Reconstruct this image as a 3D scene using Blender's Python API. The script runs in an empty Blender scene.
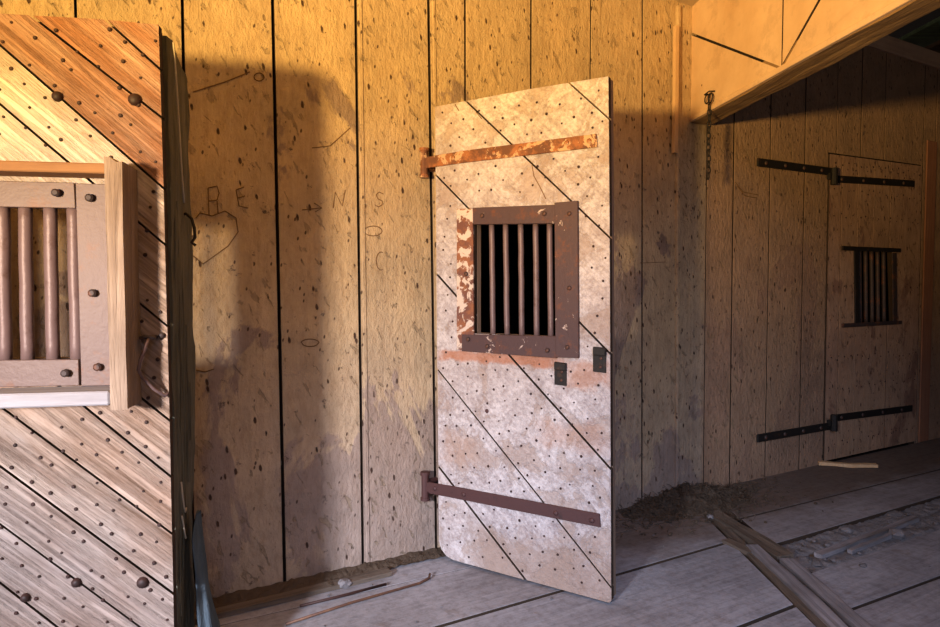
import bpy, bmesh, math, random
from mathutils import Vector, Matrix, noise
random.seed(7)
SC = bpy.context.scene
COL = SC.collection
F = 660.0; H = 1.2; PITCH = math.atan(27.5 / F)

# ---------------------------------------------------------------- camera, light, exposure
cam = bpy.data.cameras.new('camera'); camo = bpy.data.objects.new('camera', cam); COL.objects.link(camo)
cam.sensor_width = 36; cam.lens = F / 940 * 36; cam.clip_start = .02
camo.location = (0, 0, H); camo.rotation_euler = (math.pi / 2 - PITCH, 0, 0)
SC.camera = camo
SC.view_settings.view_transform = 'Standard'; SC.view_settings.look = 'None'
SC.view_settings.gamma = 1; SC.view_settings.use_curve_mapping = False
SC.view_settings.exposure = 0.12
w = bpy.data.worlds.new('world'); SC.world = w; w.use_nodes = True
w.node_tree.nodes['Background'].inputs[0].default_value = (.90, .70, .62, 1)
w.node_tree.nodes['Background'].inputs[1].default_value = .125

def area(name, loc, target, size, energy, color, spread=180):
    l = bpy.data.lights.new(name, 'AREA'); l.shape = 'DISK'; l.size = size; l.energy = energy; l.color = color
    l.spread = math.radians(spread)
    o = bpy.data.objects.new(name, l); COL.objects.link(o); o.location = loc
    o.rotation_euler = (Vector(target) - Vector(loc)).to_track_quat('-Z', 'Y').to_euler(); return o
# low warm light bounced off the sunlit ground outside the entrance, and cool sky light slanting in above it
SRC = Vector((-1.66, -1.12, 1.36))
def aim(az, el): a_, e_ = math.radians(az), math.radians(el); return SRC + Vector((math.sin(a_) * math.cos(e_), math.cos(a_) * math.cos(e_), math.sin(e_)))
area('sunlit_ground_bounce', SRC, aim(13, 22), .26, 46, (1.0, .62, .17), 78)
area('added_header_warm_fill', SRC, aim(36, 24), .26, 44, (1.0, .60, .20), 60)  # second warm lamp at the same spot, added to brighten the header
area('sky_through_entrance', SRC, aim(17, -19), .34, 24, (.84, .86, 1.0), 56)
area('added_cool_floor_fill', (.6, -1.6, 2.7), (1.1, 2.5, 0), 1.0, 23, (.54, .66, 1.0), 58)  # invented cool source behind the camera, added to tint the floor blue

# ---------------------------------------------------------------- projection helpers (photo measurements -> places on real planes)
CAM = Vector((0, 0, H))
def ray(px, py):
    x = (px - 470) / F; y = (313.5 - py) / F
    return Vector((x, math.cos(PITCH) + y * math.sin(PITCH), -math.sin(PITCH) + y * math.cos(PITCH)))
def at_z(px, py, z=0.0):
    r = ray(px, py); return CAM + r * ((z - H) / r.z)
class Plane:                      # upright plane: u along it, n away from the camera
    def __init__(s, a, b):
        s.o = Vector((a[0], a[1], 0)); d = Vector((b[0] - a[0], b[1] - a[1], 0)); s.u = d.normalized()
        s.n = Vector((-s.u.y, s.u.x, 0)); s.ang = math.atan2(s.u.y, s.u.x)
    def uv(s, px, py, off=0.0):
        r = ray(px, py); o = s.o + s.n * off; t = (o - CAM).dot(s.n) / r.dot(s.n); p = CAM + r * t - s.o
        return (p.dot(s.u), p.z)
    def pt(s, u, n, z=0): return s.o + s.u * u + s.n * n + Vector((0, 0, z))
    def mat(s): return Matrix.Translation(s.o) @ Matrix.Rotation(s.ang, 4, 'Z')
WL = Plane((-1.02297, 2.45276), (-.15714, 2.95309))
MD = Plane((-.15013, 2.86682), (.69195, 2.32747))
LD = Plane((-1.67009, 1.65922), (-.6839, 1.82484))
HD = Plane((1.24638, 3.76413), (1.43115, 2.16274))      # u towards the camera, n to +x side? fixed below

# ---------------------------------------------------------------- object helpers
def mesh_obj(name, bm, mat, parent=None, matrix=None, smooth=False, sides=0):
    me = bpy.data.meshes.new(name); bm.to_mesh(me); bm.free()
    if smooth:
        for p in me.polygons: p.use_smooth = True
    if mat: me.materials.append(mat)
    if sides:
        me.materials.append(M['raw_edge_shade'])
        for p in me.polygons:
            if abs(p.normal[sides]) < .5: p.material_index = 1
    o = bpy.data.objects.new(name, me); COL.objects.link(o)
    if parent: o.parent = parent
    if matrix is not None: o.matrix_local = matrix
    return o
def tag(o, label=None, cat=None, group=None, kind=None):
    if label: o['label'] = label
    if cat: o['category'] = cat
    if group: o['group'] = group
    if kind: o['kind'] = kind
    return o
def thing(name, label, cat, matrix=Matrix(), group=None):
    o = bpy.data.objects.new(name, None); COL.objects.link(o); o.matrix_world = matrix; o.empty_display_size = .1
    return tag(o, label, cat, group, 'thing')
def dup(o, matrix, parent):
    c = o.copy(); COL.objects.link(c); c.parent = parent; c.matrix_local = matrix; return c
def bevel(o, w=.003, seg=1):
    m = o.modifiers.new('bevel', 'BEVEL'); m.width = w; m.segments = seg; m.limit_method = 'ANGLE'; m.angle_limit = math.radians(40)
    return o
def add_box(bm, x0, x1, y0, y1, z0, z1):
    v = [bm.verts.new((x, y, z)) for x in (x0, x1) for y in (y0, y1) for z in (z0, z1)]
    for f in ((0, 1, 3, 2), (4, 6, 7, 5), (0, 4, 5, 1), (2, 3, 7, 6), (0, 2, 6, 4), (1, 5, 7, 3)): bm.faces.new([v[i] for i in f])
    return v
def add_prism(bm, pts, y0, y1):
    a = [bm.verts.new((p[0], y0, p[1])) for p in pts]; b = [bm.verts.new((p[0], y1, p[1])) for p in pts]
    n = len(pts); bm.faces.new(a); bm.faces.new(b[::-1])
    for i in range(n): bm.faces.new((a[i], b[i], b[(i + 1) % n], a[(i + 1) % n]))
def add_tube(bm, pts, rad, seg=8, cap=True):
    pts = [Vector(p) for p in pts]; rings = []
    rads = rad if isinstance(rad, (list, tuple)) else [rad] * len(pts)
    ref = None
    for i, p in enumerate(pts):
        t = (pts[min(i + 1, len(pts) - 1)] - pts[max(i - 1, 0)]).normalized()
        if ref is None: ref = Vector((0, 0, 1)) if abs(t.z) < .9 else Vector((1, 0, 0))
        a = (ref - t * ref.dot(t)).normalized(); ref = a; b = t.cross(a)
        rings.append([bm.verts.new(p + (a * math.cos(2 * math.pi * k / seg) + b * math.sin(2 * math.pi * k / seg)) * rads[i]) for k in range(seg)])
    for r0, r1 in zip(rings, rings[1:]):
        for k in range(seg): bm.faces.new((r0[k], r0[(k + 1) % seg], r1[(k + 1) % seg], r1[k]))
    if cap: bm.faces.new(rings[0][::-1]); bm.faces.new(rings[-1])
def add_dome(bm, c, r, h, seg=8, axis_y=-1):
    """low nail or bolt head on a plane facing -y"""
    cx, cy, cz = c; prev = None
    for k, (rr, hh) in enumerate(((1, 0), (.92, .55), (.55, .9))):
        ring = [bm.verts.new((cx + r * rr * math.cos(2 * math.pi * j / seg), cy + axis_y * h * hh, cz + r * rr * math.sin(2 * math.pi * j / seg))) for j in range(seg)]
        if prev:
            for j in range(seg): bm.faces.new((prev[j], prev[(j + 1) % seg], ring[(j + 1) % seg], ring[j]))
        prev = ring
    bm.faces.new(prev)
def slab(outline, cuts, holes, y0, y1, jit=0.0, seed=0):
    """a boarded panel: outline in (x,z), cut along lines (p,q,gap), holes punched as quads, given thickness"""
    bm = bmesh.new(); rnd = random.Random(seed)
    bm.faces.new([bm.verts.new((p[0], 0, p[1])) for p in outline])
    def cut(p, q):
        d = Vector((q[0] - p[0], 0, q[1] - p[1])).normalized(); n = Vector((-d.z, 0, d.x))
        bmesh.ops.bisect_plane(bm, geom=bm.verts[:] + bm.edges[:] + bm.faces[:], plane_co=Vector((p[0], 0, p[1])), plane_no=n, dist=1e-6)
        return n
    bands = []
    for (p, q, g) in cuts:
        d = Vector((q[0] - p[0], 0, q[1] - p[1])).normalized(); n = Vector((-d.z, 0, d.x)); P = Vector((p[0], 0, p[1]))
        for s in (-1, 1):
            o = P + n * (g / 2 * s); cut((o.x, o.z), (o.x + d.x, o.z + d.z))
        bands.append((P, n, g))
    for hq in holes:
        for i in range(len(hq)): cut(hq[i], hq[(i + 1) % len(hq)])
    dead = []
    for f in bm.faces:
        c = f.calc_center_median()
        if any(abs((c - P).dot(n)) < g / 2 - 1e-5 for P, n, g in bands): dead.append(f); continue
        for hq in holes:
            sg = []
            for i in range(len(hq)):
                a = hq[i]; b = hq[(i + 1) % len(hq)]
                sg.append((b[0] - a[0]) * (c.z - a[1]) - (b[1] - a[1]) * (c.x - a[0]))
            if all(x > 0 for x in sg) or all(x < 0 for x in sg): dead.append(f); break
    bmesh.ops.delete(bm, geom=dead, context='FACES')
    bmesh.ops.dissolve_limit(bm, angle_limit=.01, verts=bm.verts[:], edges=bm.edges[:])
    # islands
    seen = set(); off = {}
    for f in bm.faces:
        if f in seen: continue
        st = [f]; seen.add(f); isl = []
        while st:
            g = st.pop(); isl.append(g)
            for e in g.edges:
                for h in e.link_faces:
                    if h not in seen: seen.add(h); st.append(h)
        d = rnd.uniform(-jit, jit)
        for g in isl:
            for v in g.verts: off[v] = d
    for v in bm.verts: v.co.y = y0 + off.get(v, 0)
    bmesh.ops.recalc_face_normals(bm, faces=bm.faces[:])
    r = bmesh.ops.extrude_face_region(bm, geom=bm.faces[:])
    for e in r['geom']:
        if isinstance(e, bmesh.types.BMVert): e.co.y += (y1 - y0)
    bmesh.ops.recalc_face_normals(bm, faces=bm.faces[:])
    return bm
def rough_box(dims, step, amp, freq, seed, shred=None):
    """weathered timber: finely divided box pushed about by noise"""
    (x0, x1), (y0, y1), (z0, z1) = dims
    bm = bmesh.new(); add_box(bm, x0, x1, y0, y1, z0, z1)
    for ax, a, b in ((0, x0, x1), (1, y0, y1), (2, z0, z1)):
        n = max(1, int((b - a) / step[ax]))
        for i in range(1, n):
            co = [0, 0, 0]; no = [0, 0, 0]; co[ax] = a + (b - a) * i / n; no[ax] = 1
            bmesh.ops.bisect_plane(bm, geom=bm.verts[:] + bm.edges[:] + bm.faces[:], plane_co=co, plane_no=no)
    for v in bm.verts:
        p = Vector((v.co.x * freq[0] + seed, v.co.y * freq[1], v.co.z * freq[2]))
        v.co += noise.noise_vector(p) * amp + noise.noise_vector(p * 3.1) * amp * .4
    bmesh.ops.recalc_face_normals(bm, faces=bm.faces[:])
    return bm

# ---------------------------------------------------------------- materials
class NT:
    def __init__(s, name):
        s.m = bpy.data.materials.new(name); s.m.use_nodes = True; s.t = s.m.node_tree; s.b = s.t.nodes['Principled BSDF']
        s.co = s.n('ShaderNodeTexCoord').outputs['Object']
    def n(s, k): return s.t.nodes.new(k)
    def l(s, a, b): s.t.links.new(a, b)
    def map(s, scale=(1, 1, 1), rot=(0, 0, 0), src=None):
        m = s.n('ShaderNodeMapping'); m.inputs['Scale'].default_value = scale
        r = s.n('ShaderNodeMapping'); r.inputs['Rotation'].default_value = rot
        s.l(src or s.co, r.inputs[0]); s.l(r.outputs[0], m.inputs[0]); return m.outputs[0]
    def noise(s, vec, scale, detail=4, rough=.6, dist=0):
        x = s.n('ShaderNodeTexNoise'); x.inputs['Scale'].default_value = scale; x.inputs['Detail'].default_value = detail
        x.inputs['Roughness'].default_value = rough; x.inputs['Distortion'].default_value = dist; s.l(vec, x.inputs['Vector']); return x.outputs['Fac']
    def voro(s, vec, scale, feat='F1', rnd=1.0):
        x = s.n('ShaderNodeTexVoronoi'); x.feature = feat; x.inputs['Scale'].default_value = scale; x.inputs['Randomness'].default_value = rnd
        s.l(vec, x.inputs['Vector']); return x.outputs['Distance']
    def ramp(s, fac, a, b, c0=(0, 0, 0, 1), c1=(1, 1, 1, 1)):
        r = s.n('ShaderNodeValToRGB'); e = r.color_ramp.elements; e[0].position = a; e[1].position = b; e[0].color = c0; e[1].color = c1
        s.l(fac, r.inputs[0]); return r.outputs[0]
    def mix(s, fac, a, b, mode='MIX'):
        x = s.n('ShaderNodeMix'); x.data_type = 'RGBA'; x.blend_type = mode
        for inp, v in ((x.inputs[0], fac), (x.inputs[6], a), (x.inputs[7], b)):
            if isinstance(v, (int, float)): inp.default_value = v
            elif isinstance(v, tuple): inp.default_value = v if len(v) == 4 else v + (1,)
            else: s.l(v, inp)
        return x.outputs[2]
    def math(s, op, a, b=0.0, clamp=False):
        x = s.n('ShaderNodeMath'); x.operation = op; x.use_clamp = clamp
        for inp, v in ((x.inputs[0], a), (x.inputs[1], b)):
            if isinstance(v, (int, float)): inp.default_value = v
            else: s.l(v, inp)
        return x.outputs[0]
    def island(s): return s.n('ShaderNodeNewGeometry').outputs['Random Per Island']
    def objrand(s): return s.n('ShaderNodeObjectInfo').outputs['Random']
    def bump(s, h, dist, strength=1.0, prev=None):
        x = s.n('ShaderNodeBump'); x.inputs['Distance'].default_value = dist; x.inputs['Strength'].default_value = strength
        s.l(h, x.inputs['Height'])
        if prev: s.l(prev, x.inputs['Normal'])
        return x.outputs[0]
    def sep(s, src=None):
        x = s.n('ShaderNodeSeparateXYZ'); s.l(src or s.co, x.inputs[0]); return x.outputs
    def fin(s, col, rough=.7, normal=None, metal=0, spec=.3):
        if isinstance(col, tuple): s.b.inputs['Base Color'].default_value = col + (1,)
        else: s.l(col, s.b.inputs['Base Color'])
        if isinstance(rough, (int, float)): s.b.inputs['Roughness'].default_value = rough
        else: s.l(rough, s.b.inputs['Roughness'])
        s.b.inputs['Metallic'].default_value = metal; s.b.inputs['Specular IOR Level'].default_value = spec
        if normal: s.l(normal, s.b.inputs['Normal'])
        return s.m
def painted(name, cols, worn, gouge=True, wear=(.50, .62), tex=1.0, rot=(0, 0, 0), dark=(.05, .02, .01), low_wear=True, grain_mix=.25, spots=14, zone=None):
    """old brushed paint on sawn boards; worn through in patches, pecked and scratched"""
    t = NT(name); v = t.map(rot=rot); sx = t.map((1, 1, .22), rot)
    big = t.noise(v, 1.6, 3); isl = t.island()
    c = t.mix(t.ramp(big, .35, .65), cols[0], cols[1])
    c = t.mix(t.math('MULTIPLY', isl, .5), c, cols[2])
    g = t.noise(t.map((22, 22, 1.1), rot), 1.5, 5, .65, .6)                  # grain along the board
    c = t.mix(grain_mix, c, t.ramp(g, .3, .75, tuple(x * .55 for x in cols[1]) + (1,), tuple(min(1, x * 1.12) for x in cols[0]) + (1,)))
    wn = t.noise(t.map((1, 1, .6), rot), 2.3, 7, .62, .5)
    if low_wear:
        z = t.sep()[2]; wn = t.math('ADD', wn, t.math('MULTIPLY', t.math('SUBTRACT', 1.0, z), .10))
    wm = t.ramp(wn, wear[0], wear[0] + .025)
    wc = t.mix(t.ramp(t.noise(sx, 9, 4), .35, .65), worn[0], worn[1])
    c = t.mix(t.math('MULTIPLY', wm, .8), c, wc)
    if low_wear:    # scuffed and greyed towards the floor by years of use
        c = t.mix(t.math('MULTIPLY', t.math('ADD', t.math('SUBTRACT', 1.25, t.sep()[2]), t.math('MULTIPLY', t.math('SUBTRACT', t.noise(sx, 3, 5), .5), 1.6)), .42, True), c, (.41, .335, .30))
    if zone:        # differently painted boards beyond the old partition
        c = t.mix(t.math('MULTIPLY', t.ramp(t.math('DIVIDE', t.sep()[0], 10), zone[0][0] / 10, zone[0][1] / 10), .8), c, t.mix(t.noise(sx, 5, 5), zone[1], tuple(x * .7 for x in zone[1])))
    fine = t.noise(t.map((1, 1, .55), rot), 42, 5, .7); 
    c = t.mix(t.ramp(t.noise(v, 17, 6, .75), .60, .68), c, tuple(x * .5 for x in worn[1]) )
    c = t.mix(.42, c, t.ramp(t.noise(t.map((1, 1, .35), rot), 33, 5, .75), .36, .54, (.62, .54, .46, 1)), 'MULTIPLY')
    dr = t.mix(.7, c, t.ramp(t.noise(v, 5, 4), .3, .7, (.75, .75, .75, 1), (1.15, 1.12, 1.08, 1)), 'MULTIPLY'); c = dr
    n = t.bump(fine, .006 * tex, 1)
    n = t.bump(wm, .0015, .8, n)
    n = t.bump(g, .0025, .6, n)
    if gouge:
        gv = t.map((1, 1, .42), (0, .12, 0)); d = t.voro(gv, spots); keep = t.ramp(t.noise(v, 4.3, 2), .40, .45)
        wob = t.math('MULTIPLY', t.math('SUBTRACT', t.noise(v, 60, 2), .5), .12)
        gm = t.math('MULTIPLY', t.ramp(t.math('ADD', d, wob), .10, .15, (1, 1, 1, 1), (0, 0, 0, 1)), keep)
        c = t.mix(t.math('MULTIPLY', gm, .95), c, dark); n = t.bump(t.math('SUBTRACT', 1, gm), .006, 1, n)
        dd = t.voro(t.map((1, 1, .5), (0, -.2, 0)), 31); g2 = t.math('MULTIPLY', t.ramp(dd, .10, .15, (1, 1, 1, 1), (0, 0, 0, 1)), t.ramp(t.noise(v, 6.1, 2), .44, .49))
        c = t.mix(t.math('MULTIPLY', g2, .9), c, dark)
        # ragged flake scars
        sc = t.ramp(t.noise(t.map((1, 1, .35), (0, .5, 0)), 30, 4, .6, .5), .625, .645)
        c = t.mix(t.math('MULTIPLY', sc, .55), c, tuple(x * .45 for x in cols[1])); n = t.bump(t.math('SUBTRACT', 1, sc), .004, 1, n)
    return t.fin(c, .62, n, spec=.35)
M = {}
M['raw_edge_shade'] = NT('raw board edge with gap shade').fin((.045, .028, .018), .95)  # raw, dirty board edges, darkened further to carry the shade of the gaps
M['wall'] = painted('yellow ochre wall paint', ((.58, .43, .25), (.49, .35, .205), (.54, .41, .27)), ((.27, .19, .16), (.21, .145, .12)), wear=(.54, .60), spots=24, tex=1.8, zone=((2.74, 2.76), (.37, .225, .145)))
def plain_wood(name, c0, c1, rot=(0, 0, 0), scale=1.0, axis=2, bumpd=.004, knots=False, vary=.35):
    t = NT(name); s = [24, 24, 24]; s[axis] = 1.3
    g = t.noise(t.map(tuple(x * scale for x in s), rot), 1.2, 6, .65, 1.0); f = t.noise(t.map(tuple(x * 3 for x in s), rot), 2, 3)
    c = t.mix(t.ramp(g, .32, .72), c0, c1)
    c = t.mix(t.math('MULTIPLY', t.ramp(t.noise(t.map(rot=rot), 3.5, 5), .4, .7), vary), c, tuple(x * .5 for x in c1))
    c = t.mix(t.math('MULTIPLY', t.island(), .3), c, tuple(x * .6 for x in c0))
    n = t.bump(g, bumpd, .9); n = t.bump(f, bumpd * .4, .8, n)
    return t.fin(c, .75, n, spec=.2)
def rusty(name, base, rust, amount=.5, metal=.3, rough=.6, paint=None, pthr=.5):
    t = NT(name); v = t.co
    c = t.mix(t.ramp(t.noise(v, 14, 6, .7), amount, amount + .12), base, rust)
    if paint: c = t.mix(t.ramp(t.noise(v, 19, 6, .65, .5), pthr, pthr + .03), c, paint)
    n = t.bump(t.noise(v, 60, 4, .7), .0015, .8); n = t.bump(t.noise(v, 12, 3), .002, .5, n)
    return t.fin(c, rough, n, metal, .4)
M['iron'] = rusty('old dark iron', (.055, .04, .04), (.16, .06, .03), .52)
M['black_iron'] = rusty('blackened iron', (.018, .015, .014), (.06, .03, .018), .58)
M['nail'] = rusty('rusty nail iron', (.045, .018, .014), (.02, .01, .008), .5, .2)
M['maroon_iron'] = rusty('maroon painted iron', (.075, .032, .03), (.035, .02, .02), .55, .1, .55)
M['grate_iron'] = rusty('peeling maroon grate plate', (.075, .04, .04), (.14, .05, .028), .55, .1, .55, (.52, .40, .34), .635)
M['grate_peel'] = rusty('heavily peeled grate plate', (.15, .06, .045), (.27, .10, .045), .45, .1, .6, (.62, .50, .42), .52)
M['strap_rust'] = rusty('rusted strap with flaking cream paint', (.13, .05, .025), (.32, .115, .04), .45, .1, .65, (.52, .32, .18), .545)
M['mauve_steel'] = rusty('mauve painted steel', (.165, .108, .105), (.11, .06, .05), .55, .1, .45)
M['mauve_plate'] = rusty('mauve painted grate plate', (.125, .08, .072), (.15, .07, .045), .56, .1, .5)
M['dark_gap'] = NT('inner boards in painted shade').fin((.02, .013, .009), .9)  # near-black colour stands in for the shade inside cells and gaps
M['middoor'] = None

# middle door paint : whitish, with a rust stained ghost of a removed bar
def middoor_mat():
    t = NT('chalky white door paint'); rot = (0, math.radians(-40), 0); v = t.co
    big = t.noise(v, 2.6, 6, .65, .4)
    c = t.mix(t.ramp(big, .40, .60), (.74, .69, .69), (.58, .51, .50))
    g = t.noise(t.map((1.1, 20, 20), (0, math.radians(-43), 0)), 1.6, 5, .65, .5)
    c = t.mix(.22, c, t.ramp(g, .3, .72, (.24, .20, .19, 1), (.70, .68, .69, 1)))
    sg = t.ramp(t.noise(t.map((1.2, 34, 34), (0, math.radians(-43), 0)), 2.2, 5, .7, .4), .40, .56, (.55, .50, .50, 1)); c = t.mix(.35, c, sg, 'MULTIPLY')
    ch = t.ramp(t.noise(v, 9, 8, .78, .8), .46, .52, (.52, .45, .44, 1)); c = t.mix(.42, c, ch, 'MULTIPLY')
    sp = t.ramp(t.noise(v, 52, 4, .75), .38, .56, (.55, .50, .50, 1)); c = t.mix(.7, c, sp, 'MULTIPLY')
    wm = t.ramp(t.noise(v, 5.5, 8, .7, .6), .52, .56)
    c = t.mix(t.math('MULTIPLY', wm, .5), c, (.34, .235, .18))
    pk = t.ramp(t.noise(v, 24, 6, .75), .57, .63); c = t.mix(t.math('MULTIPLY', pk, .4), c, (.20, .13, .105))
    c = t.mix(t.math('MULTIPLY', t.island(), .15), c, (.6, .45, .35))
    X = t.sep()
    def band(z0, hw, x0, x1, col, amt, c, fz=X[2]):
        d = t.math('ABSOLUTE', t.math('SUBTRACT', fz, z0)); nz = t.math('MULTIPLY', t.math('SUBTRACT', t.noise(v, 9, 6, .7), .5), hw * 3.2)
        m = t.ramp(t.math('DIVIDE', t.math('ADD', d, nz), hw * 2), .35, .65, (1, 1, 1, 1), (0, 0, 0, 1))
        xn = t.math('ADD', X[0], t.math('MULTIPLY', t.math('SUBTRACT', t.noise(v, 12, 6, .7), .5), .22))
        mx = t.math('MULTIPLY', t.ramp(t.math('SUBTRACT', xn, x0 - .5), .46, .54), t.ramp(t.math('SUBTRACT', xn, x1 - .5), .46, .54, (1, 1, 1, 1), (0, 0, 0, 1)))
        return t.mix(t.math('MULTIPLY', t.math('MULTIPLY', m, mx), amt), c, col)
    c = band(.905, .022, .03, .60, (.42, .15, .06), .75, c)
    c = band(.87, .05, .62, .80, (.45, .20, .10), .55, c)
    c = band(.62, .05, .50, .79, (.42, .23, .15), .45, c)
    c = band(.50, .07, .03, .20, (.42, .26, .18), .45, c)
    c = band(.06, .12, .18, .9, (.33, .23, .18), .7, c)
    n = t.bump(t.noise(v, 48, 5, .75), .007, 1); n = t.bump(t.noise(v, 16, 4, .6), .008, .9, n); n = t.bump(g, .002, .6, n); n = t.bump(t.math('SUBTRACT', 1, wm), .0012, 1, n)
    return t.fin(c, .55, n, spec=.35)
M['middoor'] = middoor_mat()
def leftdoor_mat():
    t = NT('sun-bleached diagonal boards'); v = t.co; a = math.radians(-41)
    g = t.noise(t.map((1.0, 22, 22), (0, a, 0)), 1.7, 7, .68, .8)
    c = t.mix(t.ramp(g, .30, .68), (.15, .095, .065), (.60, .48, .40))
    og = t.ramp(t.noise(t.map((1, 1, 1), (0, a, 0)), 2.1, 5, .6), .42, .66)
    c = t.mix(t.math('MULTIPLY', og, .55), c, (.36, .19, .10))
    c = t.mix(t.math('MULTIPLY', t.ramp(t.noise(t.map((.5, 3, 3), (0, a, 0)), 2.6, 5, .7), .52, .68), .55), c, (.42, .36, .32))
    # strongly orange stained boards at the top of the door
    z = t.sep()[2]; top = t.ramp(t.math('ADD', z, t.math('MULTIPLY', t.noise(v, 3, 4), .3)), .88, .98)
    dd = t.math('ADD', z, t.math('MULTIPLY', t.sep()[0], .9)); zz = t.math('MULTIPLY', t.math('SUBTRACT', dd, 2.232), 400, True)
    zz = t.math('MULTIPLY', zz, t.ramp(t.noise(t.map((1, 5, 5), (0, a, 0)), 2, 5), .25, .55, (.55, .55, .55, 1)))
    low = t.math('MULTIPLY', t.math('SUBTRACT', 1.32, dd), 3, True); c = t.mix(t.math('MULTIPLY', low, .4), c, (.22, .21, .225))
    dz = t.math('MULTIPLY', t.math('SUBTRACT', z, 1.35), 6, True)
    up = t.math('MULTIPLY', t.math('MULTIPLY', t.math('SUBTRACT', dd, 1.80), 6, True), t.math('MULTIPLY', t.ramp(t.noise(v, 4, 5), .25, .5), dz)); c = t.mix(t.math('MULTIPLY', up, .85), c, (.86, .76, .68))
    c = t.mix(t.math('MULTIPLY', zz, .9), c, t.mix(t.ramp(g, .3, .7), (.14, .045, .018), (.44, .16, .05)))
    c = t.mix(t.math('MULTIPLY', t.island(), .25), c, (.30, .17, .11))
    st = t.ramp(t.noise(t.map((1.0, 40, 40), (0, a, 0)), 2.0, 6, .72, .5), .40, .54, (.38, .32, .28, 1)); c = t.mix(.38, c, st, 'MULTIPLY')
    bl = t.ramp(t.noise(t.map((1, 2.2, 2.2), (0, a, 0)), 4.5, 6, .7), .36, .55, (.60, .52, .46, 1)); c = t.mix(.55, c, bl, 'MULTIPLY')
    kn = t.ramp(t.voro(t.map((1, 1.8, 1.8), (0, a, 0)), 3.1), .03, .09, (.35, .22, .16, 1)); c = t.mix(.8, c, kn, 'MULTIPLY')
    n = t.bump(g, .008, 1); n = t.bump(st, .004, .9, n); n = t.bump(t.noise(v, 50, 4), .002, .8, n)
    return t.fin(c, .6, n, spec=.3)
M['leftdoor'] = leftdoor_mat()
M['post'] = plain_wood('split weathered frame timber', (.44, .33, .255), (.14, .085, .055), bumpd=.012, vary=.6)
M['frame_orange'] = plain_wood('orange frame board', (.38, .20, .09), (.22, .10, .05), axis=0)
M['sill_white'] = plain_wood('white painted ledge', (.44, .43, .47), (.27, .25, .26), axis=0, bumpd=.002, vary=.2)
M['inner'] = plain_wood('dull inner boards', (.34, .24, .17), (.22, .15, .11))
M['greytimber'] = plain_wood('grey green weathered timber', (.17, .16, .115), (.06, .055, .04), bumpd=.012)
M['floor'] = None
def floor_mat():
    t = NT('dusty grey floor boards'); v = t.co
    g = t.noise(t.map((.9, 16, 16)), 1.6, 6, .6, 1.2)
    c = t.mix(t.ramp(g, .3, .7), (.31, .32, .36), (.20, .20, .23))
    c = t.mix(t.ramp(t.noise(v, 1.7, 6, .6), .45, .65), c, (.36, .37, .42))
    c = t.mix(t.math('MULTIPLY', t.island(), .35), c, (.26, .21, .19))
    c = t.mix(t.math('MULTIPLY', t.ramp(t.noise(v, 7, 7, .7), .60, .66), .5), c, (.20, .16, .14))
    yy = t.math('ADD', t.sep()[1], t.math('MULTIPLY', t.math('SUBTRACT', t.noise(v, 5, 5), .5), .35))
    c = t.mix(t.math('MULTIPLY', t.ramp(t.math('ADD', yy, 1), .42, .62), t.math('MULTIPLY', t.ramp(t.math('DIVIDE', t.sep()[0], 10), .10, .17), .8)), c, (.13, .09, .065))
    fs = t.ramp(t.noise(t.map((.8, 22, 22)), 2.2, 6, .7, .8), .38, .52, (.6, .58, .56, 1)); c = t.mix(.4, c, fs, 'MULTIPLY')
    c = t.mix(.6, c, t.ramp(t.noise(v, 26, 5, .75), .38, .55, (.6, .57, .55, 1)), 'MULTIPLY')
    n = t.bump(g, .003, .7); n = t.bump(t.noise(v, 30, 5), .0025, .7, n)
    return t.fin(c, .7, n, spec=.25)
M['floor'] = floor_mat()
M['header'] = None
def header_mat():
    t = NT('ochre cream header paint'); v = t.co
    c = t.mix(t.ramp(t.noise(v, 2.2, 5), .4, .62), (.74, .53, .34), (.66, .45, .27))
    c = t.mix(t.math('MULTIPLY', t.ramp(t.noise(v, 6, 7, .75), .52, .60), .45), c, (.50, .34, .21))
    c = t.mix(.5, c, t.ramp(t.noise(v, 1.8, 6, .7), .35, .6, (.72, .66, .6, 1)), 'MULTIPLY')
    d = t.voro(v, 7); c = t.mix(t.ramp(d, .03, .05, (1, 1, 1, 1), (0, 0, 0, 1)), c, (.10, .04, .02))
    n = t.bump(t.noise(v, 20, 4), .002, .6)
    return t.fin(c, .6, n, spec=.3)
M['header'] = header_mat()
M['rawbeam'] = plain_wood('rough sawn beam underside', (.42, .27, .13), (.16, .09, .045), axis=0, bumpd=.012)
M['rightdoor'] = painted('brown pink closed door paint', ((.46, .30, .20), (.38, .23, .155), (.40, .24, .18)), ((.25, .14, .10), (.20, .11, .08)), spots=22, wear=(.56, .62), low_wear=False)
M['redtrim'] = plain_wood('reddish brown board', (.36, .17, .10), (.25, .11, .07))
M['dirt'] = NT('grey dirt'); 
def dirt_mat(name, a, b):
    t = NT(name); c = t.mix(t.noise(t.co, 30, 6, .75), a, b); c = t.mix(t.math('MULTIPLY', t.island(), .5), c, tuple(x * .5 for x in a))
    return t.fin(c, .95, t.bump(t.noise(t.co, 55, 5, .8), .01, 1), spec=.1)
M['dirt'] = dirt_mat('grey dirt', (.15, .14, .14), (.30, .285, .30))
M['brown_dirt'] = dirt_mat('brown litter', (.15, .11, .08), (.05, .037, .027))
M['straw'] = dirt_mat('old straw', (.30, .22, .13), (.20, .14, .08))
M['stone'] = dirt_mat('pale stone', (.33, .31, .32), (.22, .20, .21))
M['ceiling'] = plain_wood('cream ceiling boards', (.55, .44, .30), (.48, .37, .24), axis=0, bumpd=.002)
M['attic'] = plain_wood('roof boards in painted shade', (.022, .018, .014), (.012, .01, .008), axis=0)  # attic void's darkness put into the board colour, since the lamps reach it
M['green'] = plain_wood('green roof board', (.45, .60, .30), (.22, .30, .15), axis=0)
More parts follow.
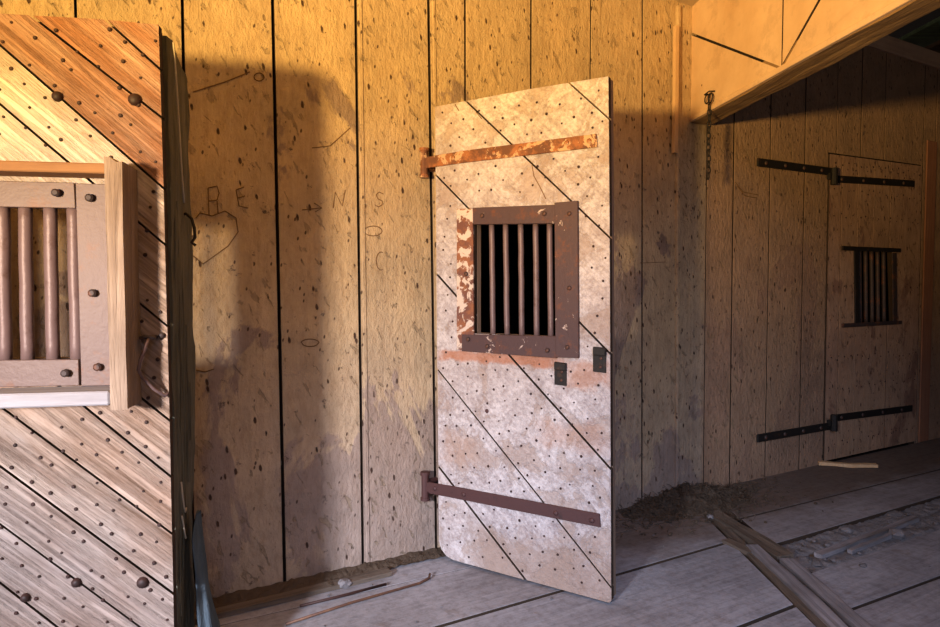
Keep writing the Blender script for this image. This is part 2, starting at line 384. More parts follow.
M['brownboard'] = plain_wood('brown roof board', (.34, .22, .13), (.22, .14, .08), axis=0)
M['trimwood'] = plain_wood('pale brown trim', (.72, .50, .34), (.5, .33, .22), axis=0)
M['lath'] = plain_wood('pale wooden lath', (.70, .48, .28), (.60, .38, .2))
M['mark'] = NT('carved line').fin((.16, .09, .04), .9)
M['cloth'] = None
t = NT('blue grey cloth'); M['cloth'] = t.fin(t.mix(t.noise(t.map((4, 4, 1)), 9, 5), (.12, .155, .18), (.035, .05, .065)), .9, t.bump(t.noise(t.map((40, 40, 10)), 3, 4), .006, 1), spec=.02)
t = NT('pale cord'); M['cord'] = t.fin((.42, .36, .27), .9)

# ---------------------------------------------------------------- the setting
WM = WL.mat()
U = lambda px, py: WL.uv(px, py)[0]
top = 2.87
lines = [(-2.2, -2.2), (-1.8, -1.81), (-1.42, -1.4), (-1.05, -1.06), (-.71, -.72), (-.36, -.355), (-.025, -.02), (.295, .32), (.634, .653), (.966, 1.005), (1.155, 1.16), (1.518, 1.525),
         (1.887, 1.885), (2.237, 2.276), (2.512, 2.552), (2.752, 2.77), (2.985, 3.0), (3.325, 3.335), (3.67, 3.68), (4.015, 4.02), (4.30, 4.30), (4.59, 4.6), (4.88, 4.89), (5.125, 5.135), (5.30, 5.31), (5.62, 5.63), (5.95, 5.94)]
gaps = {.295: .012, .634: .011, -.025: .010, .966: .012, 2.985: .014, 1.155: .01, 1.518: .009, 1.887: .008, 3.325: .010, 4.015: .013}
cuts = [((b, 0), (a, top), gaps.get(a, .0075)) for a, b in lines]
DOORWAY = [(1.02, -.1), (1.80, -.1), (1.80, 1.93), (1.02, 1.93)]
CLOSED = [(3.935, -.1), (5.125, -.1), (5.11, 2.11), (3.922, 2.085)]
bm = slab([(-2.6, -.06), (6.3, -.06), (6.3, top), (-2.6, top)], cuts, [DOORWAY, CLOSED], 0, .045, .0025, 3)
wall = mesh_obj('wall_back', bm, M['wall'], matrix=WM, sides=1); bevel(wall, .0015); tag(wall, kind='structure')
# nailed-over edge strips beside three joints of the wall
bm = bmesh.new()
for (b, a, wdt) in ((.684, .660, .018), (1.034, 1.0, .016)):
    v = add_box(bm, 0, wdt, -.006, .002, 0, top)
    for q in v: q.co.x += b - wdt + (a - b) * q.co.z / top
s = mesh_obj('joint_strip', bm, M['wall'], wall); bevel(s, .003)
# carved letters, heart and arrow in the paint
def strokes(bm, plane, segs, r=.0022, off=-.001):
    for sg in segs:
        pts = []
        for (x, y) in sg:
            u, z = plane.uv(x, y); pts.append((u, off, z))
        add_tube(bm, pts, r, 5)
bm = bmesh.new()
def arc(cx, cy, rx, ry, a0, a1, n=12): return [(cx + rx * math.cos(math.radians(a0 + (a1 - a0) * i / n)), cy + ry * math.sin(math.radians(a0 + (a1 - a0) * i / n))) for i in range(n + 1)]
segs = [[(208, 188), (209, 215)], [(208, 188), (217, 186), (219, 193), (217, 200), (209, 201)], [(217, 201), (218, 213)],
        [(236, 190), (239, 206), (248, 208)], [(236, 190), (244, 187)], [(238, 198), (245, 196)],
        [(333, 208), (335, 192), (342, 206), (345, 190)], [(383, 194), (379, 192), (376, 195), (378, 199), (382, 201), (382, 205), (378, 207), (375, 205)],
        arc(381, 261, 5, 9, -70, -290), arc(373, 231, 9, 5, 0, 360), [(302, 210), (321, 208)], [(314, 203), (322, 208), (315, 212)],
        [(196, 218), (200, 213), (212, 216), (225, 211), (236, 218), (238, 232), (228, 246), (203, 264), (192, 255)],
        arc(259, 77, 5, 4, 0, 360), [(193, 92), (225, 82), (250, 72)], arc(310, 343, 9, 4, 180, 360), arc(310, 343, 8, 3.5, 0, 180),
        [(735, 182), (743, 192), (758, 195)], [(737, 186), (745, 196), (757, 198)], [(640, 263), (665, 262)], [(312, 148), (330, 146), (350, 128)],
        [(196, 370), (205, 372), (214, 369)]]
strokes(bm, WL, segs)
mk = mesh_obj('carved_writing', bm, M['mark'], wall)
# dark cells behind the wall
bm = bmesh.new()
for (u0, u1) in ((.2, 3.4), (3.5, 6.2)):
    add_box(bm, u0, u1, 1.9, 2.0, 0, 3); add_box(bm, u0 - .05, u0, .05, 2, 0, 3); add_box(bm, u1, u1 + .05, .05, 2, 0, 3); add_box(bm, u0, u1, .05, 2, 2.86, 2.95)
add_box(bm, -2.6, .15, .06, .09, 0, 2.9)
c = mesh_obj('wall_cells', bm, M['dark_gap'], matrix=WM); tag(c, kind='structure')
# trim along the top of the right part of the wall
bm = bmesh.new(); add_box(bm, 2.75, 6.3, -.02, .12, 2.85, 2.965)
o = mesh_obj('trim_1', bm, M['trimwood'], matrix=WM); bevel(o, .006, 2); tag(o, kind='structure')
# reddish boards to the right of the closed door
bm = slab([(5.16, 0), (5.30, 0), (5.30, 2.3), (5.16, 2.3)], [], [], -.012, -.002)
o = mesh_obj('trim_2', bm, M['redtrim'], matrix=WM); bevel(o, .003); tag(o, kind='structure')
# upright batten and short lath
bm = bmesh.new(); v = add_box(bm, 0, .026, -.020, .004, 0, 2.74)
for q in v: q.co.x += 2.525 - .04 * q.co.z / 2.74
o = mesh_obj('trim_3', bm, M['wall'], matrix=WM); bevel(o, .007, 3); tag(o, kind='structure')
bm = rough_box(((0, .024), (-.022, 0), (1.93, 2.615)), (.012, .011, .05), .0025, (8, 8, 3), 4)
o = mesh_obj('wooden_lath', bm, M['lath'], matrix=WM @ Matrix.Translation((2.452, -.018, 0)))
tag(o, 'short pale upright lath nailed to the wall left of the header', 'lath', kind='thing')

# floor (local frame of the wall: x along it, y away from the camera). left part, broken trough, right part
def wn(p): q = p - WL.o; return (q.dot(WL.u), q.dot(WL.n))
sillL = [wn(at_z(706, 517)), wn(at_z(817, 627))]; sillR = [wn(at_z(733, 512)), wn(at_z(868, 627))]
def ext(a, b, v):    # point on line a-b with given second coordinate
    t_ = (v - a[1]) / (b[1] - a[1]); return (a[0] + (b[0] - a[0]) * t_, v)
def floor_piece(name, outline, joints, seed, holes=[], jit=.003):
    cu = [((a, n0), (b, n1), g) for a, n0, b, n1, g in joints]
    bm = slab(outline, cu, holes, 0, .04, jit, seed)
    # slab is built in x-z with thickness y: turn it so z -> y(n), y -> -z
    bmesh.ops.rotate(bm, verts=bm.verts[:], cent=(0, 0, 0), matrix=Matrix(((1, 0, 0), (0, 0, 1), (0, -1, 0))))
    o = mesh_obj(name, bm, M['floor'], matrix=WM, sides=2); bevel(o, .0015); return tag(o, kind='structure')
N0 = -6.0
lj = [(-.3, -.20, 1.1, -.235, .004), (0, -.603, 2, -.600, .018), (0, -1.135, 2, -1.137, .020), (0, -1.62, 2, -1.6, .01), (0, -2.1, 2, -2.1, .01), (0, -2.7, 2, -2.7, .01), (0, -3.3, 2, -3.3, .01), (0, -4, 2, -4, .01)]
floor_piece('floor', [(-2.6, -.004), (2.5, -.004), ext(*sillL, -.2), ext(*sillL, N0), (-2.6, N0)], lj, 5)
rj = [(2.6, -.425, 4.45, -.47, .024), (2.0, -1.262, 2.7, -1.292, .016), (2, -1.8, 3, -1.8, .01), (2, -2.4, 3, -2.4, .01), (2, -3.1, 3, -3.1, .01)]
TR = [(1.9, -.722), (2.9, -.735), (6.3, -.80), (6.3, -1.08), (2.9, -1.012), (1.9, -1.0)]
hole = [(2.0, -1.0), (6.4, -1.06), (6.4, -.79), (2.0, -.718)]
floor_piece('floor_cell', [(2.55, -.004), (6.3, -.004), (6.3, N0), ext(*sillR, N0), ext(*sillR, -.2)], rj, 8, [hole])
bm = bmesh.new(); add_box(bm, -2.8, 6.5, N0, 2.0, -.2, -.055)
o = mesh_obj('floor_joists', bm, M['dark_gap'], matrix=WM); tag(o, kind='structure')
# dirt filling the missing floorboard
def mound(x0, x1, y0, y1, zf, step, seed):
    bm = bmesh.new(); nx = int((x1 - x0) / step); ny = int((y1 - y0) / step); g = []
    for i in range(nx + 1):
        row = []
        for j in range(ny + 1):
            x = x0 + (x1 - x0) * i / nx; y = y0 + (y1 - y0) * j / ny; row.append(bm.verts.new((x, y, zf(x, y))))
        g.append(row)
    for i in range(nx):
        for j in range(ny): bm.faces.new((g[i][j], g[i + 1][j], g[i + 1][j + 1], g[i][j + 1]))
    return bm
def nz(x, y, s, k=0): return noise.noise(Vector((x * s, y * s, k)))
bm = mound(2.3, 6.3, -1.07, -.715, lambda x, y: -.017 + .012 * nz(x, y, 7) + .010 * nz(x, y, 22, 3) + .006 * nz(x, y, 60, 5) - .022 * math.exp(-((y + .845 + .006 * nz(x, 0, 5)) / .008) ** 2) - .018 * math.exp(-((y + .99 + .01 * nz(x, 1, 4)) / .009) ** 2), .009, 1)
o = mesh_obj('dirt', bm, M['dirt'], matrix=WM, smooth=True); tag(o, 'grey dirt filling the gap of the missing floorboard', 'dirt', kind='stuff')

# header partition above the opening; local: x towards camera along it, y to the right, z up
hu = HD.u; hn = Vector((-hu.y, hu.x, 0))         # hn points to the right side (+x)
HM = Matrix.Translation(HD.o) @ Matrix(((hu.x, hn.x, 0, 0), (hu.y, hn.y, 0, 0), (0, 0, 1, 0), (0, 0, 0, 1)))
def huv(px, py):
    r = ray(px, py); t_ = (HD.o - CAM).dot(hn) / r.dot(hn); p = CAM + r * t_ - HD.o; return (p.dot(hu), p.z)
z0 = 2.12
hc = [(huv(690, 33), huv(782, 68), .008)]
A = huv(690, 33); B = huv(782, 68); Cc = huv(782, 0); D_ = huv(820, 0)
L1 = 5.5
def quadpanel(pts, y0, y1): b = bmesh.new(); add_prism(b, pts, y0, y1); return b
bm = bmesh.new()
g = .006
zt = 2.95
kx = B[0] + (D_[0] - B[0]) * (zt - B[1]) / (D_[1] - B[1])
add_prism(bm, [(-.05, z0 + .012), (B[0], z0 + .012), (B[0], B[1] - g * 1.6), (-.05, A[1] + (A[0] + .05) * (A[1] - B[1]) / (B[0] - A[0]) - g * 1.6)], 0, .022)
add_prism(bm, [(B[0], z0 + .012), (L1, z0 + .012), (L1, zt), (kx + g * 2, zt), (B[0] + g * .9, B[1]), (B[0], B[1] - g * 1.6)], 0, .022)
add_prism(bm, [(-.05, A[1] + (A[0] + .05) * (A[1] - B[1]) / (B[0] - A[0]) + g), (B[0] - g, B[1] + g * 1.2), (B[0] - g, zt), (-.05, zt)], 0, .022)
add_prism(bm, [(B[0] + g * .6, B[1] + g * 3), (kx - g, zt), (B[0] + g * .6, zt)], 0, .022)
bmesh.ops.recalc_face_normals(bm, faces=bm.faces[:])
hdr = mesh_obj('wall_header', bm, M['header'], matrix=HM, sides=1); tag(hdr, kind='structure')
bm = bmesh.new(); add_box(bm, 0, L1, .024, .03, z0 + .03, zt); mesh_obj('backing_board', bm, M['dark_gap'], hdr)
bm = rough_box(((-.02, L1), (.004, .135), (z0, z0 + .1)), (.04, .022, .03), .006, (3, 9, 9), 2)
o = mesh_obj('header_beam', bm, M['rawbeam'], hdr)
bm = bmesh.new(); add_box(bm, 0, L1, -.012, .012, z0 + .002, z0 + .028)
o = mesh_obj('edge_lip', bm, M['header'], hdr); bevel(o, .004, 2)
bm = bmesh.new(); add_box(bm, 0, L1, .115, .135, z0 + .1, zt); mesh_obj('cell_side_boards', bm, M['inner'], hdr)

# ceilings
bm = bmesh.new()
pa = WL.pt(-2.6, .0); pb = WL.pt(2.62, .0); pc = HD.o + hu * 6 + hn * .02; pd = Vector((-4.2, pc.y, 0))
pl = [pa, pb, HD.o + hn * .0, pc, pd]
b0 = [bm.verts.new((p.x, p.y, 2.765)) for p in pl]; b1 = [bm.verts.new((p.x, p.y, 2.80)) for p in pl]
bm.faces.new(b0); bm.faces.new(b1[::-1])
for i in range(5): bm.faces.new((b0[i], b1[i], b1[(i + 1) % 5], b0[(i + 1) % 5]))
bmesh.ops.recalc_face_normals(bm, faces=bm.faces[:])
o = mesh_obj('ceiling', bm, M['ceiling']); tag(o, kind='structure')
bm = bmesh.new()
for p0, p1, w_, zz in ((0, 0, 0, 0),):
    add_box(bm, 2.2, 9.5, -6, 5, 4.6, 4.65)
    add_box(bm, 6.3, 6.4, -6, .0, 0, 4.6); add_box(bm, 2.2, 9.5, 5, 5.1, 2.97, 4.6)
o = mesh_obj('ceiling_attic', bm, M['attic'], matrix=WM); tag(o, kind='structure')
def board_from(pxs, z, th, name, mat):
    bm = bmesh.new(); P = [at_z(x, y, z) for x, y in pxs]
    a = [bm.verts.new(p) for p in P]; b = [bm.verts.new(p + Vector((0, 0, th))) for p in P]; n = len(P)
    bm.faces.new(a); bm.faces.new(b[::-1])
    for i in range(n): bm.faces.new((a[i], b[i], b[(i + 1) % n], a[(i + 1) % n]))
    bmesh.ops.recalc_face_normals(bm, faces=bm.faces[:]); return mesh_obj(name, bm, mat)
o = board_from([(906, 38), (990, -6), (990, 20), (916, 57), (885, 50)], 3.25, .03, 'roof_board', M['green']); tag(o, 'green weathered roof board above the cell wall', 'board', kind='thing')
o = board_from([(918, 54), (990, 20), (990, 74), (952, 66)], 3.12, .03, 'roof_board', M['brownboard']); tag(o, 'brown roof board end resting above the wall trim', 'board', kind='thing')

# ---------------------------------------------------------------- hardware helpers (door-local coordinates, front faces -y)
NAIL = None
def nail_mesh(r, h):
    bm = bmesh.new(); add_dome(bm, (0, 0, 0), r, h, 7); me = bpy.data.meshes.new('nail_head'); bm.to_mesh(me); bm.free(); me.materials.append(M['nail']); return me
def nails(parent, pts, r, h, y, limit=100):
    me = nail_mesh(r, h)
    for (x, z) in pts[:limit]:
        o = bpy.data.objects.new('nail_head', me); COL.objects.link(o); o.parent = parent; o.location = (x, y, z); s_ = random.uniform(.75, 1.2); o.scale = (s_, s_, s_)
    if len(pts) > limit:
        bm = bmesh.new()
        for (x, z) in pts[limit:]: add_dome(bm, (x, y, z), r * random.uniform(.75, 1.15), h, 7)
        o = mesh_obj('nail_heads', bm, M['nail'], parent); o['kind'] = 'stuff'
def inside(p, poly):
    c = False; n = len(poly)
    for i in range(n):
        a = poly[i]; b = poly[i - 1]
        if (a[1] > p[1]) != (b[1] > p[1]) and p[0] < (b[0] - a[0]) * (p[1] - a[1]) / (b[1] - a[1]) + a[0]: c = not c
    return c
def bolt(parent, x, z, y, r=.012, h=.012, mat=None, name='bolt'):
    bm = bmesh.new(); add_dome(bm, (0, 0, 0), r, h, 9)
    return mesh_obj(name, bm, mat or M['iron'], parent, Matrix.Translation((x, y, z)), True)
def plate(name, pts, y, th, mat, parent, bv=.0015):
    bm = bmesh.new(); add_prism(bm, pts, y - th, y); bmesh.ops.recalc_face_normals(bm, faces=bm.faces[:]); return bevel(mesh_obj(name, bm, mat, parent), bv)
def bar(name, x0, z0, x1, z1, y, r, mat, parent, seg=12):
    bm = bmesh.new(); n = 8
    add_tube(bm, [(x0 + (x1 - x0) * i / n + random.uniform(-.001, .001), y, z0 + (z1 - z0) * i / n) for i in range(n + 1)], r, seg)
    return mesh_obj(name, bm, mat, parent, smooth=True)

# ---------------------------------------------------------------- middle door, swung open
md = thing('cell_door', 'open middle cell door, chalky white diagonal boards with barred opening', 'door', MD.mat())
P = lambda px, py: MD.uv(px, py)
outline = [(.0, 1.969), (.45, 1.972), (.779, 1.966), (.792, 1.2), (.808, .02), (.80, .008), (.40, .010), (.09, .012), (.055, .022), (.03, .045), (.016, .08), (.008, .9)]
ln = [(P(466, 101), P(610, 238)), (P(434, 173), P(595, 338)), (P(568, 82), P(608, 118)), (P(436, 273), P(611, 469)), (P(439, 371), P(606, 581)), (P(439, 467), P(528, 583))]
gp = [.006, .006, .005, .007, .006, .006]
hole_m = [(.198, 1.458), (.198, 1.002), (.588, 1.002), (.588, 1.442)]
bm = slab(outline, [(a, b, g) for (a, b), g in zip(ln, gp)], [hole_m], 0, .026, .0015, 4)
boards = bevel(mesh_obj('diagonal_boards', bm, M['middoor'], md, sides=1), .001)
bm = slab([(p[0] * .995 + .002, p[1] * .997 + .003) for p in outline], [((x, 0), (x, 2), .003) for x in (.2, .4, .6)], [hole_m], .0275, .055, 0, 4)
bevel(mesh_obj('rear_boards', bm, M['inner'], md), .002)
for q_ in ([(532, 165), (534, 176), (540, 187), (546, 199)], [(476, 112), (482, 119)], [(455, 104), (459, 111)]):
    bm = bmesh.new(); strokes(bm, MD, [q_], .0018, -.0005); mesh_obj('crack', bm, M['mark'], boards)
# knot hole
bolt(md, *P(487, 411), .001, .012, .003, M['maroon_iron'], 'knot')
# grate
gp0 = plate('window_grate', [P(474, 208), P(556, 205), (.581, 1.44), (.202, 1.455)], -.001, .012, M['grate_iron'], md)
plate('side_plate', [P(458, 209), P(474, 209), P(475, 352), (.118, .932)], -.001, .010, M['grate_peel'], gp0)
plate('side_plate', [P(556, 203), P(579, 201), P(580, 358), P(557, 357)], -.001, .014, M['grate_iron'], gp0)
plate('bottom_plate', [P(463, 334), P(558, 336), P(558, 358), P(463, 351)], -.0005, .011, M['grate_iron'], gp0)
for x in (489, 503, 518, 533, 547):
    a = P(x, 224, ) ; b = P(x + 1.5, 336)
    bar('bar', a[0], a[1] + .02, b[0], b[1] - .02, .022, .0115, M['mauve_steel'], gp0)
for (x, y) in ((546, 214), (571, 214), (571, 288), (569, 347), (549, 350), (489, 346), (468, 274), (470, 339), (484, 216)):
    u, z = P(x, y); bolt(gp0, u, z, -.013, .010, .009, M['iron'])
# straps and pins
def strap(parent, pts, mat, y=-.001, th=.008, name='strap_hinge'):
    return plate(name, pts, y, th, mat, parent, .002)
s1 = strap(md, [(-.045, 1.758), (.15, 1.764), (.737, 1.762), (.742, 1.713), (.15, 1.714), (-.045, 1.710)], M['strap_rust'])
for u in (.10, .30, .42, .62, .71): bolt(s1, u, 1.74 + random.uniform(-.004, .004), -.009, .010, .007, M['strap_rust'])
s2 = strap(md, [(-.035, .335), (.10, .338), (.762, .343), (.766, .292), (.10, .287), (-.035, .285)], M['maroon_iron'])
for (x, y) in ((436, 494), (465, 500), (557, 513), (593, 519)):
    u, z = P(x, y); bolt(s2, u, .313, -.009, .011, .008, M['maroon_iron'])
def pin(parent, z, mat, u=-.058):
    bm = bmesh.new(); add_tube(bm, [(u, .0, z - .055), (u, .0, z + .055)], .017, 12); add_tube(bm, [(u, 0, z + .05), (u, 0, z + .064)], .022, 12); add_tube(bm, [(u, 0, z - .064), (u, 0, z - .05)], .021, 12)
    add_tube(bm, [(u, 0, z + .015), (u + .005, .075, z + .01)], .014, 10); add_tube(bm, [(u, 0, z - .02), (u + .005, .075, z - .02)], .012, 10)
    add_box(bm, u - .01, u + .06, -.008, .006, z - .02, z + .02)
    return mesh_obj('hinge_pin', bm, mat, parent, smooth=False)
pin(md, 1.735, M['strap_rust']); pin(md, .312, M['maroon_iron'])
# keepers of the lost latch
def keeper(px0, py0, px1, py1):
    a = P(px0, py0); b = P(px1, py1); u0, u1 = a[0], b[0]; zt_, zb = a[1], b[1]
    k = plate('latch_keeper', [(u0, zt_), (u1, zt_ - .002), (u1, zb), (u0, zb + .002)], 0, .006, M['black_iron'], md)
    plate('raised_loop', [(u0 + .004, zt_ + .003), (u1 + .002, zt_), (u1 + .002, zt_ - .03), (u0 + .004, zt_ - .028)], -.006, .014, M['black_iron'], k, .003)
    bolt(k, (u0 + u1) / 2 + .008, zb + .055, -.006, .007, .007, M['iron']); bolt(k, (u0 + u1) / 2 + .006, zb + .022, -.006, .007, .007, M['iron'])
keeper(555, 362, 567, 386); keeper(593.5, 347, 606.5, 373)
# nails in rows along the boards
npts = []
d = Vector((1, -.95)).normalized(); nn = Vector((-d.y, d.x))
for i in range(-16, 26):
    for j in range(-30, 30):
        p = Vector((.4, 1.0)) + nn * (i * .060 + random.uniform(-.012, .012)) + d * ((j + (i % 2) * .5) * .072 + random.uniform(-.014, .014))
        if not (.025 < p.x < .775 and .04 < p.y < 1.945): continue
        if .10 < p.x < .69 and .91 < p.y < 1.57: continue
        if 1.70 < p.y < 1.78 or .28 < p.y < .35: continue
        npts.append((p.x, p.y))
npts.sort(key=lambda p: -p[0]); nails(md, npts, .0050, .003, -.001)

# ---------------------------------------------------------------- left door, close to the camera
ld = thing('cell_door', 'studded open cell door of bleached orange diagonal boards with boxed barred window', 'door', LD.mat())
Q = lambda px, py, off=0: LD.uv(px, py, off)
lo = [(.0, 1.90), (.46, 1.903), (.700, 1.905), (.847, 1.900), (.852, 1.5), (.856, .8), (.858, .012), (0, .012)]
lns = [((119, 32), (161, 70)), ((47, 28), (161, 117)), ((0, 45), (161, 186)), ((0, 104), (67, 161)), ((140, 397), (174, 424)), ((85, 407), (174, 479)), ((8, 412), (174, 535)), ((0, 466), (174, 594)), ((0, 524), (140, 627)), ((0, 583), (57, 627))]
lc = [(Q(*a), Q(*b), .006) for a, b in lns]
for c_ in (1.86, .5, .33, .15):
    lc.append(((0, c_), (.8, c_ - .72), .006))
hole_l = [(.215, 1.41), (.215, 1.005), (.637, 1.005), (.642, 1.41)]
bm = slab(lo, lc, [hole_l], 0, .03, .0015, 9)
lb = bevel(mesh_obj('diagonal_boards', bm, M['leftdoor'], ld, sides=1), .0012)
bm = slab([(0, 1.902), (.84, 1.899), (.845, .02), (0, .02)], [((x, 0), (x, 2), .003) for x in (.2, .42, .64)], [hole_l], .0325, .062, 0, 4)
bevel(mesh_obj('rear_boards', bm, M['inner'], ld), .002)
# rough weathered timber along the free edge
bm = rough_box(((.775, .858), (.034, .265), (.015, 1.885)), (.02, .02, .03), .010, (14, 14, 5), 5)
for v in bm.verts:
    if v.co.z > 1.80: v.co.z -= max(0, (v.co.y - .06)) * .28 * (v.co.z - 1.80) / .085
    if v.co.y > .2: v.co.y += .022 * noise.noise(Vector((v.co.z * 9, 3, v.co.x * 5)))
    if v.co.z < .9: v.co.y -= max(0, v.co.y - .1) * .25 * (.9 - v.co.z)
mesh_obj('edge_timber', bm, M['greytimber'], ld)
bm = bmesh.new()
for k in range(5):
    y = .07 + .035 * k; pts = [(.860 + .007 * noise.noise(Vector((z * 4, k, 0))), y + .012 * noise.noise(Vector((z * 3, k, 9))), z) for z in [.25 + 1.55 * i / 26 for i in range(27)]]
    add_tube(bm, pts[k * 2: 24 - k * 3], .0022, 5)
mesh_obj('bark_strands', bm, M['greytimber'], ld)
# frame box around the grate
OFF = .12
fr = plate('window_frame', [(.02, 1.512), (.742, 1.512), (.742, 1.486), (.02, 1.486)], 0, .09, M['frame_orange'], ld, .003)
bm = rough_box(((.744, .785), (-.115, -.001), (.885, 1.525)), (.012, .016, .03), .004, (12, 12, 4), 8)
for v in bm.verts:
    if v.co.z > 1.49 and v.co.x > .765: v.co.z -= .012
mesh_obj('frame_post', bm, M['post'], fr)
plate('ledge', [(.02, .930), (.742, .932), (.742, .896), (.02, .893)], 0, .112, M['sill_white'], fr, .004)
plate('frame_post', [(.02, .93), (.08, .93), (.08, 1.48), (.02, 1.48)], 0, .105, M['post'], fr, .004)
gl = plate('window_grate', [(.09, 1.472), (.634, 1.472), (.636, 1.405), (.09, 1.405)], 0, .014, M['mauve_plate'], ld)
plate('side_plate', [(.638, 1.470), (.742, 1.470), (.742, .933), (.640, .933)], 0, .016, M['mauve_plate'], gl)
plate('side_plate', [(.09, 1.405), (.18, 1.405), (.18, .95), (.09, .95)], 0, .014, M['mauve_plate'], gl)
plate('bottom_plate', [(.09, 1.008), (.634, 1.005), (.634, .935), (.09, .935)], 0, .014, M['mauve_plate'], gl)
for (xa, xb) in ((4, 6), (26, 28.5), (51, 54), (74, 78)):
    a = Q(xa, 208, .012); b = Q(xb, 360, .012); bar('bar', a[0], 1.43, b[0], .985, .008, .0165, M['mauve_steel'], gl, 16)
bar('bar', .255, 1.43, .265, .985, .008, .0165, M['mauve_steel'], gl, 16); bar('bar', .33, 1.43, .335, .985, .008, .0165, M['mauve_steel'], gl, 16); bar('bar', .395, 1.43, .40, .985, .008, .0165, M['mauve_steel'], gl, 16)
def peg(parent, x, z, y, r, l):
    bm = bmesh.new(); add_tube(bm, [(x, y, z), (x, y - l, z)], r, 10); add_tube(bm, [(x, y - l, z), (x, y - l - .004, z)], [r, r * .6], 10)
    return mesh_obj('bolt', bm, M['iron'], parent)
for (x, y) in ((60, 194), (93, 199), (96, 293), (101, 366), (69, 372)):
    u, z = Q(x, y); peg(gl, u, z, -.014, .0105, .014)
for (x, y, r) in ((58, 97, .014), (135, 100, .017), (77, 582, .013), (143, 582, .016), (26, 597, .012)):
    u, z = Q(x, y); bolt(ld, u, z, -.001, r, .015, M['nail'])
# handle: staple and bent rod
bm = bmesh.new(); hp = [(149, 337, -.03), (146, 345, -.05), (140, 362, -.06), (138.5, 370, -.06), (142, 377, -.055), (154, 389, -.035), (165, 396, -.012), (168, 393, -.006)]
add_tube(bm, [(Q(x, y, o)[0], o, Q(x, y, o)[1]) for x, y, o in hp], .0048, 8)
mesh_obj('pull_handle', bm, M['mauve_steel'], ld, smooth=True)
bm = bmesh.new(); u, z = Q(151, 337)
add_tube(bm, [(u - .018, 0, z), (u - .016, -.028, z), (u - .004, -.040, z + .003), (u + .012, -.028, z), (u + .013, 0, z)], .006, 8); add_dome(bm, (u + .028, 0, z + .004), .009, .01)
mesh_obj('handle_staple', bm, M['iron'], ld, smooth=True)
# wire hook on the free edge
bm = bmesh.new(); hk = [(176, 232), (176, 222), (180, 216), (187, 214), (193, 219), (196, 229), (197, 238), (194, 243), (198, 246)]
add_tube(bm, [(LD.uv(x, y, .20)[0], .20 - .004 * i, LD.uv(x, y, .2)[1]) for i, (x, y) in enumerate(hk)], .0048, 7)
mesh_obj('wire_hook', bm, M['black_iron'], ld, smooth=True)
# studs
lp = []
d = Vector((1, -.86)).normalized(); nn = Vector((-d.y, d.x))
for i in range(-22, 26):
    for j in range(-30, 30):
        p = Vector((.6, 1.0)) + nn * (i * .050 + random.uniform(-.010, .010)) + d * ((j + (i % 2) * .5) * .066 + random.uniform(-.019, .019))
        if not (.02 < p.x < .843 and .03 < p.y < 1.885): continue
        if p.x < .785 and .87 < p.y < 1.54: continue
        lp.append((p.x, p.y))
lp.sort(key=lambda p: -p[0] if p[1] > .3 else 5); nails(ld, lp, .0052, .0045, -.001)
# cloth strip and cord hanging on the timber
bm = bmesh.new(); rows = []
cl = [(191, 512), (190, 525), (191, 540), (193, 556), (195, 572), (196, 588), (199, 604), (202, 622), (204, 640)]
for i, (x, y) in enumerate(cl):
    u, z = LD.uv(x, y, .15); wd = [.014, .026, .034, .034, .036, .042, .050, .056, .06][i]
    row = []
    for k in range(13):
        a = 2 * math.pi * k / 13; wob = 1 + .35 * math.sin(3 * a + i * .4) + .45 * noise.noise(Vector((k, i * .7, 2)))
        row.append(bm.verts.new((u + .020 + .35 * wd * math.cos(a) * wob, .15 + wd * math.sin(a) * wob * 1.3, z)))
    rows.append(row)
for r0, r1 in zip(rows, rows[1:]):
    for k in range(13): bm.faces.new((r0[k], r0[(k + 1) % 13], r1[(k + 1) % 13], r1[k]))
bm.faces.new(rows[0]); bm.faces.new(rows[-1][::-1])
o = mesh_obj('hanging_cloth', bm, M['cloth'], matrix=LD.mat(), smooth=True); m_ = o.modifiers.new('s', 'SUBSURF'); m_.levels = m_.render_levels = 2
tag(o, 'blue-grey rag hanging from the edge timber of the studded orange door', 'rag', kind='thing')
bm = bmesh.new()
for cp in ([(165, 45), (168, 60), (168, 80), (165, 105), (164, 130), (166, 160), (168, 180), (172, 200)], [(175, 480), (176, 496), (180, 507), (187, 513), (192, 510)], [(187, 513), (181, 522), (178, 533), (176, 540)]):
    bm = bmesh.new(); add_tube(bm, [(.872, .045 + .012 * i, LD.uv(x, y, .07)[1]) for i, (x, y) in enumerate(cp)], .0026, 6); mesh_obj('frayed_cord', bm, M['cord'], ld, smooth=True)


# ---------------------------------------------------------------- closed door in the right part of the wall
rd = thing('cell_door', 'closed upright-boarded cell door set flush in the far wall', 'door', WM)
R_ = lambda px, py: WL.uv(px, py)
ro = [(3.945, .015), (5.115, .015), (5.10, 2.10), (3.93, 2.075)]
hr = [R_(856, 250), R_(891, 252), R_(893, 322), R_(857, 324)]
rc = [((x, 0), (x - .008, 2), .004) for x in (4.08, 4.27, 4.47, 4.68, 4.90)]
bm = slab(ro, rc, [hr], -.008, .03, .0015, 14)
bevel(mesh_obj('upright_boards', bm, M['rightdoor'], rd, sides=1), .0012)
bm = bmesh.new(); add_prism(bm, [(3.95, 1.0 - .98), (5.10, .02), (5.10, .90), (3.95, .90)], .032, .05); add_prism(bm, [(3.95, 1.47), (5.10, 1.47), (5.09, 2.08), (3.95, 2.06)], .032, .05)
mesh_obj('rear_boards', bm, M['inner'], rd)
gr = plate('window_grate', [R_(840, 246), R_(898, 248.5), R_(898, 252.5), R_(840, 250.5)], -.009, .012, M['black_iron'], rd)
plate('bottom_plate', [R_(840, 323.5), R_(899, 320.5), R_(899, 324), R_(840, 327.5)], -.009, .012, M['iron'], gr)
